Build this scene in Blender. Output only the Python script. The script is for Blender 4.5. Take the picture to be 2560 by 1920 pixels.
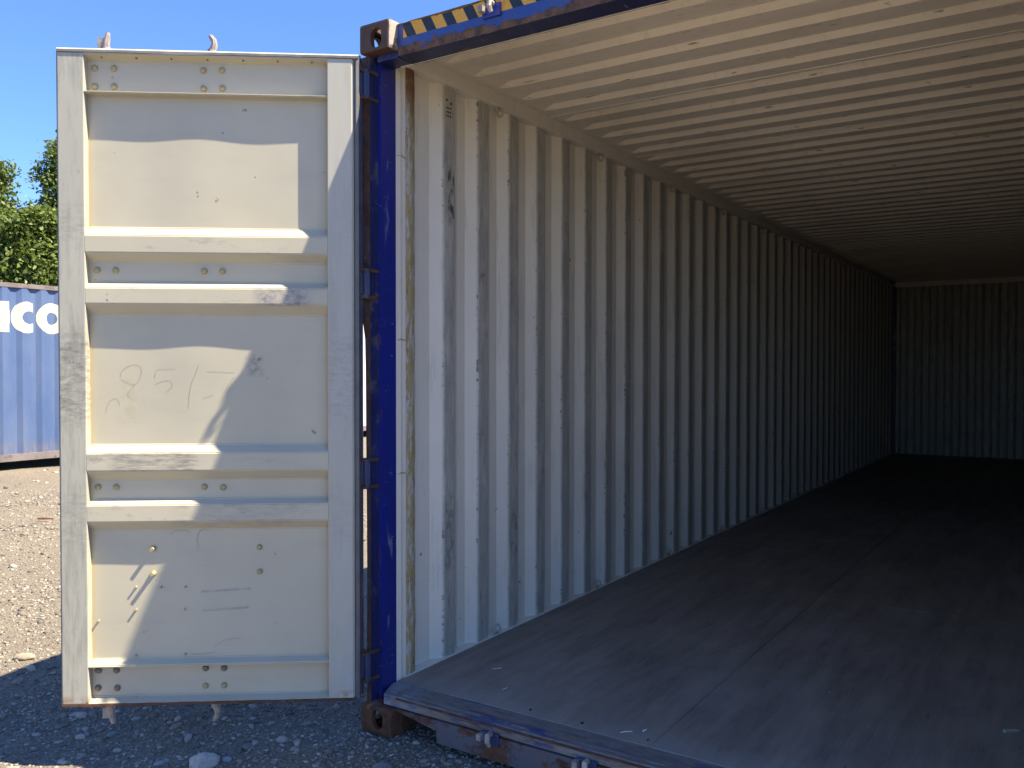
import bpy, bmesh, math, random
import numpy as np
from mathutils import Matrix, Vector, noise as mnoise

random.seed(7)
RNG = np.random.default_rng(7)
for o in list(bpy.data.objects):
    bpy.data.objects.remove(o)
S = bpy.context.scene
COL = S.collection

# ------------------------------------------------------------------ camera
YAW, PITCH, ROLL = math.radians(33.2055), math.radians(-1.0381), math.radians(0.0496)
cam = bpy.data.objects.new('camera', bpy.data.cameras.new('camera'))
COL.objects.link(cam)
fw = Vector((-math.sin(YAW)*math.cos(PITCH), math.cos(YAW)*math.cos(PITCH), math.sin(PITCH)))
rt = Vector((math.cos(YAW), math.sin(YAW), 0)); up = rt.cross(fw)
r2 = rt*math.cos(ROLL) + up*math.sin(ROLL); u2 = -rt*math.sin(ROLL) + up*math.cos(ROLL)
M = Matrix.Identity(4)
for i in range(3):
    M[i][0], M[i][1], M[i][2] = r2[i], u2[i], -fw[i]
M.translation = Vector((2.4631, -2.6215, 1.5))
cam.matrix_world = M
cam.data.sensor_width = 36.0
cam.data.lens = 36.0*2156.11/2560
cam.data.clip_start = 0.02
cam.data.clip_end = 3000
S.camera = cam

# ------------------------------------------------------------------ light
SUN_AZ, SUN_EL = math.radians(19.7), math.radians(53.7)     # azimuth from +X towards +Y
sdir = Vector((math.cos(SUN_AZ)*math.cos(SUN_EL), math.sin(SUN_AZ)*math.cos(SUN_EL), math.sin(SUN_EL)))
w = bpy.data.worlds.new('World'); S.world = w; w.use_nodes = True
nt = w.node_tree; nt.nodes.clear()
sky = nt.nodes.new('ShaderNodeTexSky'); sky.sky_type = 'NISHITA'; sky.sun_disc = False
sky.sun_elevation = SUN_EL; sky.sun_rotation = math.pi/2 - SUN_AZ
sky.air_density = 1.0; sky.dust_density = 0.35; sky.ozone_density = 2.2; sky.altitude = 200
bg = nt.nodes.new('ShaderNodeBackground'); bg.inputs['Strength'].default_value = 0.061
wo = nt.nodes.new('ShaderNodeOutputWorld')
wb = nt.nodes.new('ShaderNodeMix'); wb.data_type = 'RGBA'; wb.blend_type = 'MULTIPLY'; wb.inputs[0].default_value = 1.0
wb.inputs[7].default_value = (0.46, 0.61, 0.88, 1)          # camera white balance, the same over the whole sky
nt.links.new(sky.outputs[0], wb.inputs[6]); nt.links.new(wb.outputs[2], bg.inputs[0]); nt.links.new(bg.outputs[0], wo.inputs[0])
sl = bpy.data.lights.new('sun', 'SUN'); sl.energy = 3.05; sl.angle = math.radians(0.5); sl.color = (1.0, 0.88, 0.66)
sun = bpy.data.objects.new('sun', sl); COL.objects.link(sun)
sun.rotation_mode = 'QUATERNION'; sun.rotation_quaternion = sdir.to_track_quat('Z', 'Y')
S.view_settings.view_transform = 'Standard'; S.view_settings.look = 'None'
S.view_settings.exposure = 2.38; S.view_settings.gamma = 1.0; S.view_settings.use_curve_mapping = False
S.render.engine = 'CYCLES'
S.cycles.max_bounces = 10; S.cycles.diffuse_bounces = 2; S.cycles.glossy_bounces = 3
S.cycles.use_denoising = True
S.cycles.sample_clamp_indirect = 6.0

# ------------------------------------------------------------------ materials
class NB:
    def __init__(s, name):
        s.m = bpy.data.materials.new(name); s.m.use_nodes = True
        s.t = s.m.node_tree; s.b = s.t.nodes['Principled BSDF']
        s.tc = s.t.nodes.new('ShaderNodeTexCoord'); s.sep = None
    def n(s, typ, **kw):
        x = s.t.nodes.new(typ)
        for k, v in kw.items(): setattr(x, k, v)
        return x
    def put(s, inp, v):
        if hasattr(v, 'is_output') or isinstance(v, bpy.types.NodeSocket): s.t.links.new(v, inp)
        else: inp.default_value = v
    def co(s, scale=(1, 1, 1), off=(0, 0, 0)):
        mp = s.n('ShaderNodeMapping'); s.t.links.new(s.tc.outputs['Object'], mp.inputs[0])
        mp.inputs['Scale'].default_value = scale; mp.inputs['Location'].default_value = off
        return mp.outputs[0]
    def noise(s, scale=(1, 1, 1), k=1.0, detail=4, rough=0.6, off=(0, 0, 0)):
        x = s.n('ShaderNodeTexNoise'); s.t.links.new(s.co(scale, off), x.inputs['Vector'])
        x.inputs['Scale'].default_value = k; x.inputs['Detail'].default_value = detail
        x.inputs['Roughness'].default_value = rough
        return x.outputs['Fac']
    def axis(s, i):
        if not s.sep:
            s.sep = s.n('ShaderNodeSeparateXYZ'); s.t.links.new(s.tc.outputs['Object'], s.sep.inputs[0])
        return s.sep.outputs[i]
    def ramp(s, v, a, b, c=0.0, d=1.0):
        x = s.n('ShaderNodeMapRange'); s.put(x.inputs[0], v)
        for i, q in enumerate((a, b, c, d)): x.inputs[i+1].default_value = q
        return x.outputs[0]
    def mth(s, op, a, b=0.0, c=0.0):
        x = s.n('ShaderNodeMath', operation=op); s.put(x.inputs[0], a); s.put(x.inputs[1], b); s.put(x.inputs[2], c)
        return x.outputs[0]
    def mix(s, f, a, b):
        x = s.n('ShaderNodeMix', data_type='RGBA')
        s.put(x.inputs[0], f)
        s.put(x.inputs[6], (*a, 1) if isinstance(a, tuple) else a)
        s.put(x.inputs[7], (*b, 1) if isinstance(b, tuple) else b)
        return x.outputs[2]
    def win(s, i, a, b, c=None, d=None):
        v = s.ramp(s.axis(i), a, b)
        if c is not None: v = s.mth('MULTIPLY', v, s.ramp(s.axis(i), c, d, 1.0, 0.0))
        return v
    def bump(s, h, dist=0.002, strength=1.0):
        x = s.n('ShaderNodeBump'); s.put(x.inputs['Height'], h)
        x.inputs['Distance'].default_value = dist; x.inputs['Strength'].default_value = strength
        s.t.links.new(x.outputs[0], s.b.inputs['Normal'])
    def done(s, col, rough=0.5, metal=0.0, spec=0.5):
        s.put(s.b.inputs['Base Color'], (*col, 1) if isinstance(col, tuple) else col)
        s.put(s.b.inputs['Roughness'], rough); s.put(s.b.inputs['Metallic'], metal)
        s.b.inputs['Specular IOR Level'].default_value = spec
        return s.m

CREAM = (0.82, 0.755, 0.64); CREAM2 = (0.74, 0.68, 0.575)
RUST = (0.13, 0.055, 0.025); RUSTD = (0.055, 0.028, 0.018); BLUE = (0.012, 0.022, 0.16); NAVY = (0.010, 0.014, 0.05)

def m_cream(name, dirt=0.35, marks=0.5, crest=False, roof=False, warm=False):
    b = NB(name)
    c = b.mix(b.ramp(b.noise(k=1.6), 0.35, 0.7), CREAM, CREAM2)
    if roof: c = b.mix(0.5, c, (0.78, 0.67, 0.54))
    if warm: c = b.mix(0.35, c, (0.62, 0.53, 0.38))
    c = b.mix(b.mth('MULTIPLY', b.ramp(b.noise((9, 9, 1.3), 2.2, 5, 0.7), 0.55, 0.75), dirt), c, (0.27, 0.26, 0.24))
    if crest:
        cr = b.win(0, 0.0425, 0.048)
        g = b.ramp(b.noise((8, 8, 1.2), 3.0, 6, 0.75), 0.25, 0.55, 0.35, 1.0)
        c = b.mix(b.mth('MULTIPLY', b.mth('MULTIPLY', cr, g), 0.72), c, (0.25, 0.245, 0.22))
        g2 = b.ramp(b.noise((22, 22, 5), 2.0, 6, 0.8), 0.54, 0.66)
        c = b.mix(b.mth('MULTIPLY', b.mth('MULTIPLY', cr, g2), 0.55), c, (0.10, 0.10, 0.095))
        for y0, y1, z0, z1, kk in ((.52, .585, 2.15, 2.44, .95), (.50, .58, .55, .95, .5), (1.05, 1.13, .5, .8, .5), (.77, .86, 1.9, 2.0, .7)):
            sm = b.mth('MULTIPLY', b.win(1, y0, y0+.012, y1-.012, y1), b.win(2, z0, z0+.05, z1-.05, z1))
            sm = b.mth('MULTIPLY', sm, b.ramp(b.noise((14, 20, 12), 2.2, 6, 0.75, (z0, 0, 0)), 0.46, 0.58))
            c = b.mix(b.mth('MULTIPLY', sm, kk), c, (0.05, 0.05, 0.055))
        ed = b.win(0, 0.041, 0.0445, 0.0475, 0.0495)
        g3 = b.mth('MULTIPLY', b.ramp(b.noise((4, 4, 22), 2.0, 4, 0.7), 0.55, 0.62), b.ramp(b.noise((3, 3, 2.2), 1.0, 4, 0.6, (2, 6, 3)), 0.48, 0.60))
        c = b.mix(b.mth('MULTIPLY', b.mth('MULTIPLY', ed, g3), 0.75), c, (0.035, 0.035, 0.035))
    # scattered dark scuffs and a few rust specks
    s1 = b.ramp(b.noise((9, 14, 7), 3.0, 5, 0.7, (3, 1, 7)), 0.735, 0.76)
    c = b.mix(b.mth('MULTIPLY', s1, marks), c, (0.06, 0.06, 0.06))
    s2 = b.ramp(b.noise((5, 5, 5), 4.0, 3, 0.5, (9, 4, 2)), 0.74, 0.76)
    c = b.mix(b.mth('MULTIPLY', s2, marks), c, (0.13, 0.07, 0.04))
    if roof:
        s3 = b.ramp(b.noise((3, 30, 1), 3.0, 2, 0.5, (1, 8, 2)), 0.70, 0.72)
        c = b.mix(b.mth('MULTIPLY', s3, 0.6), c, (0.03, 0.02, 0.018))
        c = b.mix(b.mth('MULTIPLY', b.ramp(b.noise((1.2, 1.2, 1), 1.0, 4, 0.6, (4, 4, 4)), 0.5, 0.75), 0.35), c, (0.36, 0.31, 0.22))
    b.bump(b.noise(k=60.0, detail=3), 0.0006, 0.5)
    return b.done(c, b.ramp(b.noise(k=7), 0.3, 0.7, 0.42, 0.62))

def m_steel(name, paint, wear=0.5, rust=0.5, scale=(1, 1, 1), rough=0.38, grey=0.3, k=6.0):
    b = NB(name)
    c = b.mix(b.ramp(b.noise(k=3), 0.35, 0.7), paint, tuple(x*1.6+0.004 for x in paint))
    n1 = b.noise(scale, k, 7, 0.72)
    gm = b.ramp(n1, 0.62-0.25*grey, 0.70-0.25*grey)
    c = b.mix(b.mth('MULTIPLY', gm, 0.75), c, (0.115, 0.105, 0.095))
    n2 = b.noise(scale, k*1.3, 8, 0.75, (5, 2, 8))
    rm = b.ramp(n2, 0.68-0.3*rust, 0.74-0.3*rust)
    rc = b.mix(b.ramp(b.noise(k=24), 0.35, 0.65), RUST, RUSTD)
    c = b.mix(rm, c, rc)
    n3 = b.ramp(b.noise((scale[0]*3, scale[1]*3, scale[2]*3), k*3, 2, 0.5, (2, 9, 4)), 0.735, 0.75)
    c = b.mix(b.mth('MULTIPLY', n3, wear), c, (0.45, 0.46, 0.5))
    b.bump(b.mth('ADD', b.noise(k=90, detail=4), b.mth('MULTIPLY', rm, 0.8)), 0.0015, 0.6)
    r = b.mth('ADD', b.mth('MULTIPLY', rm, 0.4), rough)
    return b.done(c, r)

MAT = {}
MAT['wall'] = m_cream('worn_cream_wall_paint', 0.35, 0.7, crest=True)
MAT['roof'] = m_cream('cream_roof_paint', 0.25, 0.5, roof=True)
MAT['rail'] = m_cream('cream_rail_paint', 0.25, 0.3)
MAT['blue'] = m_steel('chipped_blue_paint', BLUE, 0.7, 0.12, (3, 3, 0.35), 0.30, 0.1)
MAT['navy'] = m_steel('dark_blue_paint', (0.010, 0.016, 0.075), 0.3, 0.08, (1, 1, 1))
MAT['blade'] = m_steel('dull_blue_hinge_paint', (0.018, 0.030, 0.085), 0.2, 0.35, (1, 1, 1), 0.5)
MAT['cast'] = m_steel('rusty_casting', (0.20, 0.10, 0.065), 0.25, 0.95, (1, 1, 1), 0.75)
MAT['rustedge'] = m_steel('rusty_edge', (0.05, 0.03, 0.025), 0.3, 0.75, (1, 1, 0.4), 0.7)
def m_sill():
    b = NB('scraped_sill_paint')
    grey = b.mix(b.ramp(b.noise((2, 5, 5), 6, 6, 0.75), 0.35, 0.65), (0.12, 0.108, 0.10), (0.23, 0.205, 0.19))
    n = b.ramp(b.noise((1.2, 6, 4), 2.6, 7, 0.7, (1, 3, 0)), 0.53, 0.60)
    c = b.mix(n, grey, b.mix(b.ramp(b.noise(k=14), 0.4, 0.6), (0.018, 0.035, 0.19), (0.03, 0.05, 0.16)))
    st = b.ramp(b.noise((0.8, 40, 20), 3.0, 4, 0.6), 0.60, 0.68)
    c = b.mix(b.mth('MULTIPLY', st, 0.6), c, (0.28, 0.27, 0.30))
    rm = b.ramp(b.noise((1.5, 14, 10), 3.0, 7, 0.75, (5, 2, 8)), 0.56, 0.64)
    c = b.mix(b.mth('MULTIPLY', rm, 0.8), c, (0.09, 0.045, 0.035))
    lf = b.mth('MULTIPLY', b.ramp(b.axis(0), 0.30, 0.12), b.ramp(b.noise(k=9, detail=5), 0.35, 0.5))
    c = b.mix(b.mth('MULTIPLY', lf, 0.8), c, (0.30, 0.31, 0.32))
    b.bump(b.noise((2, 20, 20), 8, 6, 0.7), 0.004, 0.7)
    return b.done(c, 0.55)
MAT['sill'] = m_sill()
MAT['sillface'] = m_steel('dirty_sill_face', (0.022, 0.035, 0.11), 0.3, 0.62, (0.8, 1, 1.2), 0.65, 0.95, 4.0)
MAT['farrust'] = m_steel('far_rail_rust', (0.12, 0.10, 0.10), 0.1, 0.35, (1, 1, 1), 0.7)

def m_header():
    b = NB('header_paint_with_hazard_stripes')
    z, x = b.axis(2), b.axis(0)
    c = b.mix(b.ramp(b.noise(k=5), 0.35, 0.7), (0.020, 0.055, 0.26), (0.035, 0.075, 0.22))
    # printed hazard tape
    ph = b.mth('ADD', b.mth('SUBTRACT', x, 0.234), b.mth('MULTIPLY', b.mth('SUBTRACT', z, 2.874), 0.52))
    fr = b.mth('FRACT', b.mth('DIVIDE', ph, 0.1007))
    yel = b.ramp(fr, 0.525, 0.535, 1.0, 0.0)
    yc = b.mix(b.ramp(b.noise((6, 6, 3), 6, 5, 0.7), 0.58, 0.72), (0.66, 0.34, 0.03), (0.42, 0.15, 0.02))
    tape = b.mix(yel, (0.012, 0.016, 0.022), yc)
    tw = b.mth('MULTIPLY', b.win(2, 2.8225, 2.8235, 2.8785, 2.8795), b.win(0, 0.192, 0.193))
    c = b.mix(tw, c, tape)
    # rust creeping up from the lower edge and along the top
    n = b.noise((1, 1, 1.6), 9, 7, 0.7)
    lo = b.mth('ADD', b.ramp(z, 2.755, 2.835, 1.0, 0.0), b.mth('MULTIPLY', b.mth('SUBTRACT', n, 0.5), 1.7))
    rc = b.mix(b.ramp(b.noise(k=30), 0.35, 0.65), (0.17, 0.09, 0.05), RUSTD)
    rm = b.mth('MULTIPLY', b.ramp(lo, 0.62, 0.72), b.ramp(tw, 0.0, 1.0, 1.0, 0.12))
    c = b.mix(rm, c, rc)
    hi = b.mth('ADD', b.ramp(z, 2.87, 2.886), b.mth('MULTIPLY', b.mth('SUBTRACT', b.noise(k=14, detail=6, off=(4, 0, 0)), 0.5), 1.6))
    c = b.mix(b.ramp(hi, 0.40, 0.50), c, rc)
    b.bump(b.mth('ADD', b.noise(k=80), b.mth('MULTIPLY', rm, b.noise(k=40, detail=6))), 0.004, 0.7)
    return b.done(c, b.mth('ADD', b.mth('MULTIPLY', rm, 0.4), 0.38))
MAT['header'] = m_header()

def m_under():
    b = NB('scratched_navy_underside')
    c = b.mix(b.ramp(b.noise(k=6), 0.4, 0.6), (0.012, 0.014, 0.075), (0.016, 0.018, 0.05))
    e = b.mth('ADD', b.win(1, 0.05, 0.075, 0.076, 0.10), 0)
    n = b.ramp(b.noise((30, 4, 3), 1.0, 5, 0.7, (2, 2, 2)), 0.66, 0.70)
    c = b.mix(b.mth('MULTIPLY', n, 0.8), c, (0.42, 0.42, 0.45))
    n = b.ramp(b.noise(k=11, detail=6, off=(1, 7, 1)), 0.62, 0.68)
    c = b.mix(b.mth('MULTIPLY', n, 0.8), c, RUST)
    return b.done(c, 0.4)
MAT['under'] = m_under()

def m_post():
    b = NB('scuffed_blue_post_paint')
    c = b.mix(b.ramp(b.noise((3, 3, 0.6), 3), 0.4, 0.7), (0.012, 0.022, 0.22), (0.016, 0.024, 0.16))
    sc = b.ramp(b.noise((1, 16, 3.2), 1.6, 3, 0.5, (0, 3, 0.3)), 0.60, 0.74)
    win = b.win(1, 0.095, 0.112, 0.128, 0.15)
    c = b.mix(b.mth('MULTIPLY', b.mth('MULTIPLY', sc, win), 0.65), c, (0.40, 0.42, 0.47))
    s2 = b.ramp(b.noise((1, 5, 26), 5.0, 4, 0.65), 0.66, 0.69)
    c = b.mix(b.mth('MULTIPLY', s2, 0.7), c, (0.32, 0.36, 0.46))
    ed = b.win(1, 0.070, 0.074, 0.078, 0.082)
    rn = b.ramp(b.noise((8, 8, 3), 3.0, 6, 0.75, (1, 1, 5)), 0.58, 0.66)
    c = b.mix(b.mth('MULTIPLY', ed, rn), c, (0.13, 0.06, 0.035))
    return b.done(c, 0.28)
MAT['post'] = m_post()

def m_seal():
    b = NB('flaking_sealant')
    c = b.mix(b.ramp(b.noise((6, 6, 2), 4, 5, 0.7), 0.35, 0.65), (0.46, 0.37, 0.18), (0.32, 0.235, 0.10))
    wn = b.ramp(b.noise((16, 22, 4.5), 2.0, 7, 0.78, (1, 2, 3)), 0.50, 0.55)
    c = b.mix(b.mth('MULTIPLY', wn, 0.85), c, (0.52, 0.53, 0.52))
    dn = b.ramp(b.noise((20, 30, 8), 3.0, 6, 0.8, (7, 2, 3)), 0.57, 0.64)
    c = b.mix(b.mth('MULTIPLY', dn, 0.8), c, (0.09, 0.07, 0.05))
    rn = b.mth('MULTIPLY', b.win(2, 2.45, 2.7), b.ramp(b.noise(k=8, detail=5), 0.35, 0.55))
    c = b.mix(rn, c, (0.20, 0.10, 0.05))
    b.bump(b.noise((10, 14, 5), 4, 6, 0.8), 0.004, 0.9)
    return b.done(c, 0.8)
MAT['seal'] = m_seal()

def m_door():
    b = NB('sunlit_cream_door_paint')
    c = b.mix(b.ramp(b.noise(k=1.8), 0.35, 0.7), (0.48, 0.44, 0.335), (0.425, 0.39, 0.30))
    c = b.mix(b.mth('MULTIPLY', b.ramp(b.noise((1.2, 3, 5), 2.2, 5, 0.7), 0.52, 0.75), 0.28), c, (0.34, 0.32, 0.27))
    # grease and rub marks on the faces that stand proud
    pr = b.ramp(b.axis(1), 0.052, 0.058)
    g = b.ramp(b.noise((2.2, 2, 9), 2.6, 7, 0.78, (3, 3, 3)), 0.56, 0.68)
    c = b.mix(b.mth('MULTIPLY', b.mth('MULTIPLY', pr, g), 0.62), c, (0.20, 0.19, 0.18))
    def smudge(c, u0, u1, z0, z1, k_, sc, col=(0.13, 0.125, 0.13)):
        m_ = b.mth('MULTIPLY', b.win(0, u0, u0+.05, u1-.05, u1), b.win(2, z0, z0+.012, z1-.012, z1))
        m_ = b.mth('MULTIPLY', m_, b.ramp(b.noise(sc, 2.5, 6, 0.75, (u0, 1, z0)), 0.40, 0.62))
        return b.mix(b.mth('MULTIPLY', m_, k_), c, col)
    c = smudge(c, .62, .99, 1.085, 1.168, .75, (4, 4, 22))
    c = smudge(c, .17, .42, 1.745, 1.825, .75, (9, 4, 14), (0.13, 0.13, 0.19))
    c = smudge(c, .37, .46, 1.46, 1.56, .8, (16, 4, 16))
    c = smudge(c, .84, .97, 1.27, 1.46, .45, (4, 4, 4), (0.36, 0.29, 0.15))
    c = smudge(c, .20, .75, .855, .96, .25, (5, 4, 16))
    # yellowed sealant lines where the sheets meet the frame
    for a0, a1 in ((0.117, 0.135), (1.045, 1.061)):
        e = b.win(0, a0-0.004, a0, a1-0.006, a1) if a0 < 0.5 else b.win(0, a0, a0+0.006, a1, a1+0.004)
        e = b.mth('MULTIPLY', e, b.ramp(b.axis(1), 0.05, 0.03))
        c = b.mix(b.mth('MULTIPLY', e, b.ramp(b.noise(k=9), 0.3, 0.6, 0.25, 0.7)), c, (0.50, 0.37, 0.19))
    s = b.ramp(b.noise((5, 5, 5), 4.0, 3, 0.5, (1, 4, 8)), 0.735, 0.75)
    c = b.mix(b.mth('MULTIPLY', s, 0.7), c, (0.14, 0.12, 0.11))
    b.bump(b.noise(k=3.0, detail=3), 0.003, 0.35)
    return b.done(c, b.ramp(b.noise(k=6), 0.3, 0.7, 0.40, 0.55))
MAT['door'] = m_door()

def m_stile(name, heavy=1.0, lo=(0.35, 0.34, 0.29)):
    b = NB(name)
    c = b.mix(b.ramp(b.noise((8, 8, 1.4), 1.6, 6, 0.7), 0.35, 0.7), (0.41, 0.395, 0.325), lo)
    g = b.ramp(b.noise((13, 13, 1.6), 2.0, 7, 0.78, (2, 0, 1.7)), 0.50, 0.66)
    c = b.mix(b.mth('MULTIPLY', g, 0.55*heavy), c, (0.20, 0.195, 0.17))
    g = b.ramp(b.noise((18, 18, 3.5), 2.2, 7, 0.8, (5, 0, 4)), 0.62, 0.70)
    c = b.mix(b.mth('MULTIPLY', g, 0.55*heavy), c, (0.12, 0.12, 0.12))
    for z0, z1, k_ in ((1.30, 1.62, 0.75), (0.80, 1.0, 0.35), (2.0, 2.12, 0.3)):
        wz = b.mth('MULTIPLY', b.win(2, z0-.06, z0+.03, z1-.03, z1+.06), b.ramp(b.noise((9, 9, 26), 2.0, 7, 0.8, (1, 0, z0)), 0.42, 0.62))
        c = b.mix(b.mth('MULTIPLY', wz, k_*heavy), c, (0.13, 0.125, 0.11))
    v = b.ramp(b.noise((60, 60, 3), 1.5, 3, 0.6, (5, 3, 4)), 0.69, 0.72)
    c = b.mix(b.mth('MULTIPLY', v, 0.5*heavy), c, (0.12, 0.13, 0.20))
    r = b.mth('MULTIPLY', b.ramp(b.axis(2), 0.20, 0.165), b.ramp(b.noise(k=16, detail=5), 0.42, 0.55))
    c = b.mix(r, c, (0.28, 0.13, 0.05))
    return b.done(c, 0.5)
MAT['stile'] = m_stile('grimy_cream_stile_paint', 1.0)
MAT['stile_clean'] = m_stile('cleaner_cream_stile_paint', 0.35, (0.42, 0.41, 0.375))

def plain(name, col, rough=0.5, metal=0.0, var=0.25, k=20, bump=0.0):
    b = NB(name)
    c = b.mix(b.ramp(b.noise(k=k, detail=5), 0.35, 0.65), col, tuple(x*(1-var) for x in col))
    if bump: b.bump(b.noise(k=k*3, detail=5), bump, 0.7)
    return b.done(c, rough, metal)
MAT['gasket'] = plain('weathered_rubber_gasket', (0.13, 0.13, 0.135), 0.42, k=12)
MAT['gasket_lit'] = plain('sunlit_gasket', (0.50, 0.47, 0.39), 0.5)  # top gasket lip, its sunlit look put into the colour
MAT['bolt'] = plain('yellowed_bolt_paint', (0.40, 0.33, 0.18), 0.38, k=60)
MAT['bolt_old'] = plain('grimy_bolt', (0.20, 0.17, 0.12), 0.5, k=90, bump=0.001)
MAT['camcast'] = plain('dull_cast_steel', (0.42, 0.35, 0.30), 0.5, k=30, var=0.5, bump=0.001)
MAT['ring'] = plain('cream_ring_paint', (0.48, 0.45, 0.38), 0.5)
MAT['black'] = plain('black_hole', (0.01, 0.01, 0.01), 0.9)
MAT['pencil'] = plain('faint_pencil', (0.33, 0.30, 0.245), 0.6)
MAT['smear'] = plain('tape_residue', (0.415, 0.385, 0.315), 0.7)
MAT['stick'] = plain('orange_wood', (0.22, 0.105, 0.045), 0.7)
MAT['white'] = plain('off_white', (0.75, 0.74, 0.70), 0.6)
MAT['dust'] = plain('grey_paint_patch', (0.25, 0.26, 0.27), 0.6, k=14, var=0.5)
MAT['bark'] = plain('bark', (0.09, 0.07, 0.05), 0.9, k=12, bump=0.01)
MAT['timber'] = plain('old_timber', (0.10, 0.08, 0.06), 0.9, k=8, bump=0.004)

def m_floor():
    b = NB('worn_plywood_floor')
    c = b.mix(b.ramp(b.noise((6, 0.8, 1), 2.0, 6, 0.7), 0.35, 0.68), (0.30, 0.245, 0.195), (0.17, 0.14, 0.115))
    c = b.mix(b.mth('MULTIPLY', b.ramp(b.noise((2, 1.2, 1), 1.6, 5, 0.65, (3, 1, 0)), 0.5, 0.7), 0.6), c, (0.32, 0.27, 0.23))
    st = b.ramp(b.noise((26, 1.4, 1), 2.4, 3, 0.6, (0, 5, 0)), 0.66, 0.72)
    c = b.mix(b.mth('MULTIPLY', st, 0.5), c, (0.05, 0.048, 0.05))
    st = b.ramp(b.noise((3, 9, 1), 2.4, 4, 0.6, (7, 5, 0)), 0.70, 0.76)
    c = b.mix(b.mth('MULTIPLY', st, 0.5), c, (0.15, 0.14, 0.13))
    sp = b.ramp(b.noise((1, 1, 1), 75, 1, 0.5, (7, 5, 0)), 0.80, 0.82)
    c = b.mix(b.mth('MULTIPLY', sp, 0.6), c, (0.35, 0.34, 0.32))
    fe = b.mth('MULTIPLY', b.ramp(b.axis(1), 0.34, 0.19), b.ramp(b.noise(k=5, detail=5), 0.35, 0.6, 0.4, 0.9))
    c = b.mix(b.mth('MULTIPLY', fe, 0.6), c, (0.34, 0.31, 0.27))
    b.bump(b.noise((20, 2, 1), 8, 5, 0.7), 0.002, 0.5)
    return b.done(c, b.ramp(b.noise(k=3), 0.3, 0.7, 0.55, 0.8))
MAT['floor'] = m_floor()

def m_ground(pebble=False):
    b = NB('pebble_stone' if pebble else 'gravel_ground')
    A, Bc, Cc = (0.225, 0.185, 0.135), (0.12, 0.10, 0.077), (0.17, 0.14, 0.105)
    c = b.mix(b.ramp(b.noise(k=1.1, detail=6), 0.35, 0.65), A, Cc)
    if pebble:
        g = b.n('ShaderNodeNewGeometry')
        r = g.outputs['Random Per Island']
        cr = b.n('ShaderNodeValToRGB'); b.t.links.new(r, cr.inputs[0])
        e = cr.color_ramp.elements
        e[0].position = 0; e[0].color = (0.10, 0.09, 0.08, 1); e[1].position = 1; e[1].color = (0.40, 0.37, 0.32, 1)
        for p, q in ((0.35, (0.18, 0.155, 0.13, 1)), (0.65, (0.26, 0.22, 0.175, 1)), (0.85, (0.36, 0.33, 0.29, 1))):
            x = e.new(p); x.color = q
        c = b.mix(b.mth('MULTIPLY', b.ramp(b.noise(k=60, detail=4), 0.4, 0.7), 0.4), cr.outputs[0], (0.12, 0.11, 0.1))
        b.bump(b.noise(k=150, detail=4), 0.002, 0.6)
        return b.done(c, 0.85)
    c = b.mix(b.ramp(b.noise((1, 1, 1), 45, 5, 0.75), 0.40, 0.62), c, Bc)
    c = b.mix(b.mth('MULTIPLY', b.ramp(b.noise(k=130, detail=3, rough=0.7), 0.56, 0.64), 0.8), c, (0.42, 0.38, 0.31))
    c = b.mix(b.mth('MULTIPLY', b.ramp(b.noise(k=0.6, detail=5, off=(3, 3, 3)), 0.52, 0.68), 0.45), c, (0.14, 0.12, 0.10))
    h = b.mth('ADD', b.mth('MULTIPLY', b.noise(k=40, detail=6, rough=0.75), 1.0), b.mth('MULTIPLY', b.noise(k=6, detail=5), 2.0))
    b.bump(h, 0.02, 0.8)
    return b.done(c, 0.9)
MAT['ground'] = m_ground(); MAT['pebble'] = m_ground(True)

def m_stone(name, col, k=9):
    b = NB(name)
    c = b.mix(b.ramp(b.noise(k=k*2, detail=6, rough=0.7), 0.35, 0.65), col, tuple(x*0.62 for x in col))
    c = b.mix(b.mth('MULTIPLY', b.ramp(b.noise(k=k*9, detail=3), 0.62, 0.68), 0.6), c, tuple(x*0.35 for x in col))
    b.bump(b.noise(k=k*8, detail=6, rough=0.7), 0.006, 0.8)
    return b.done(c, 0.85)

def m_leaf(name, a, c2):
    b = NB(name)
    g = b.n('ShaderNodeNewGeometry')
    c = b.mix(g.outputs['Random Per Island'], a, c2)
    b.done(c, 0.5, 0.0, 0.35)
    tr = b.n('ShaderNodeBsdfTranslucent'); b.t.links.new(b.mix(0.5, c, (0.26, 0.34, 0.05)), tr.inputs[0])
    ms = b.n('ShaderNodeMixShader'); ms.inputs[0].default_value = 0.3
    b.t.links.new(b.b.outputs[0], ms.inputs[1]); b.t.links.new(tr.outputs[0], ms.inputs[2])
    b.t.links.new(ms.outputs[0], b.t.nodes['Material Output'].inputs[0])
    return b.m
MAT['leafA'] = m_leaf('green_leaves', (0.065, 0.105, 0.024), (0.135, 0.185, 0.050))
MAT['leafB'] = m_leaf('yellow_green_leaves', (0.085, 0.125, 0.024), (0.165, 0.21, 0.05))

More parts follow.
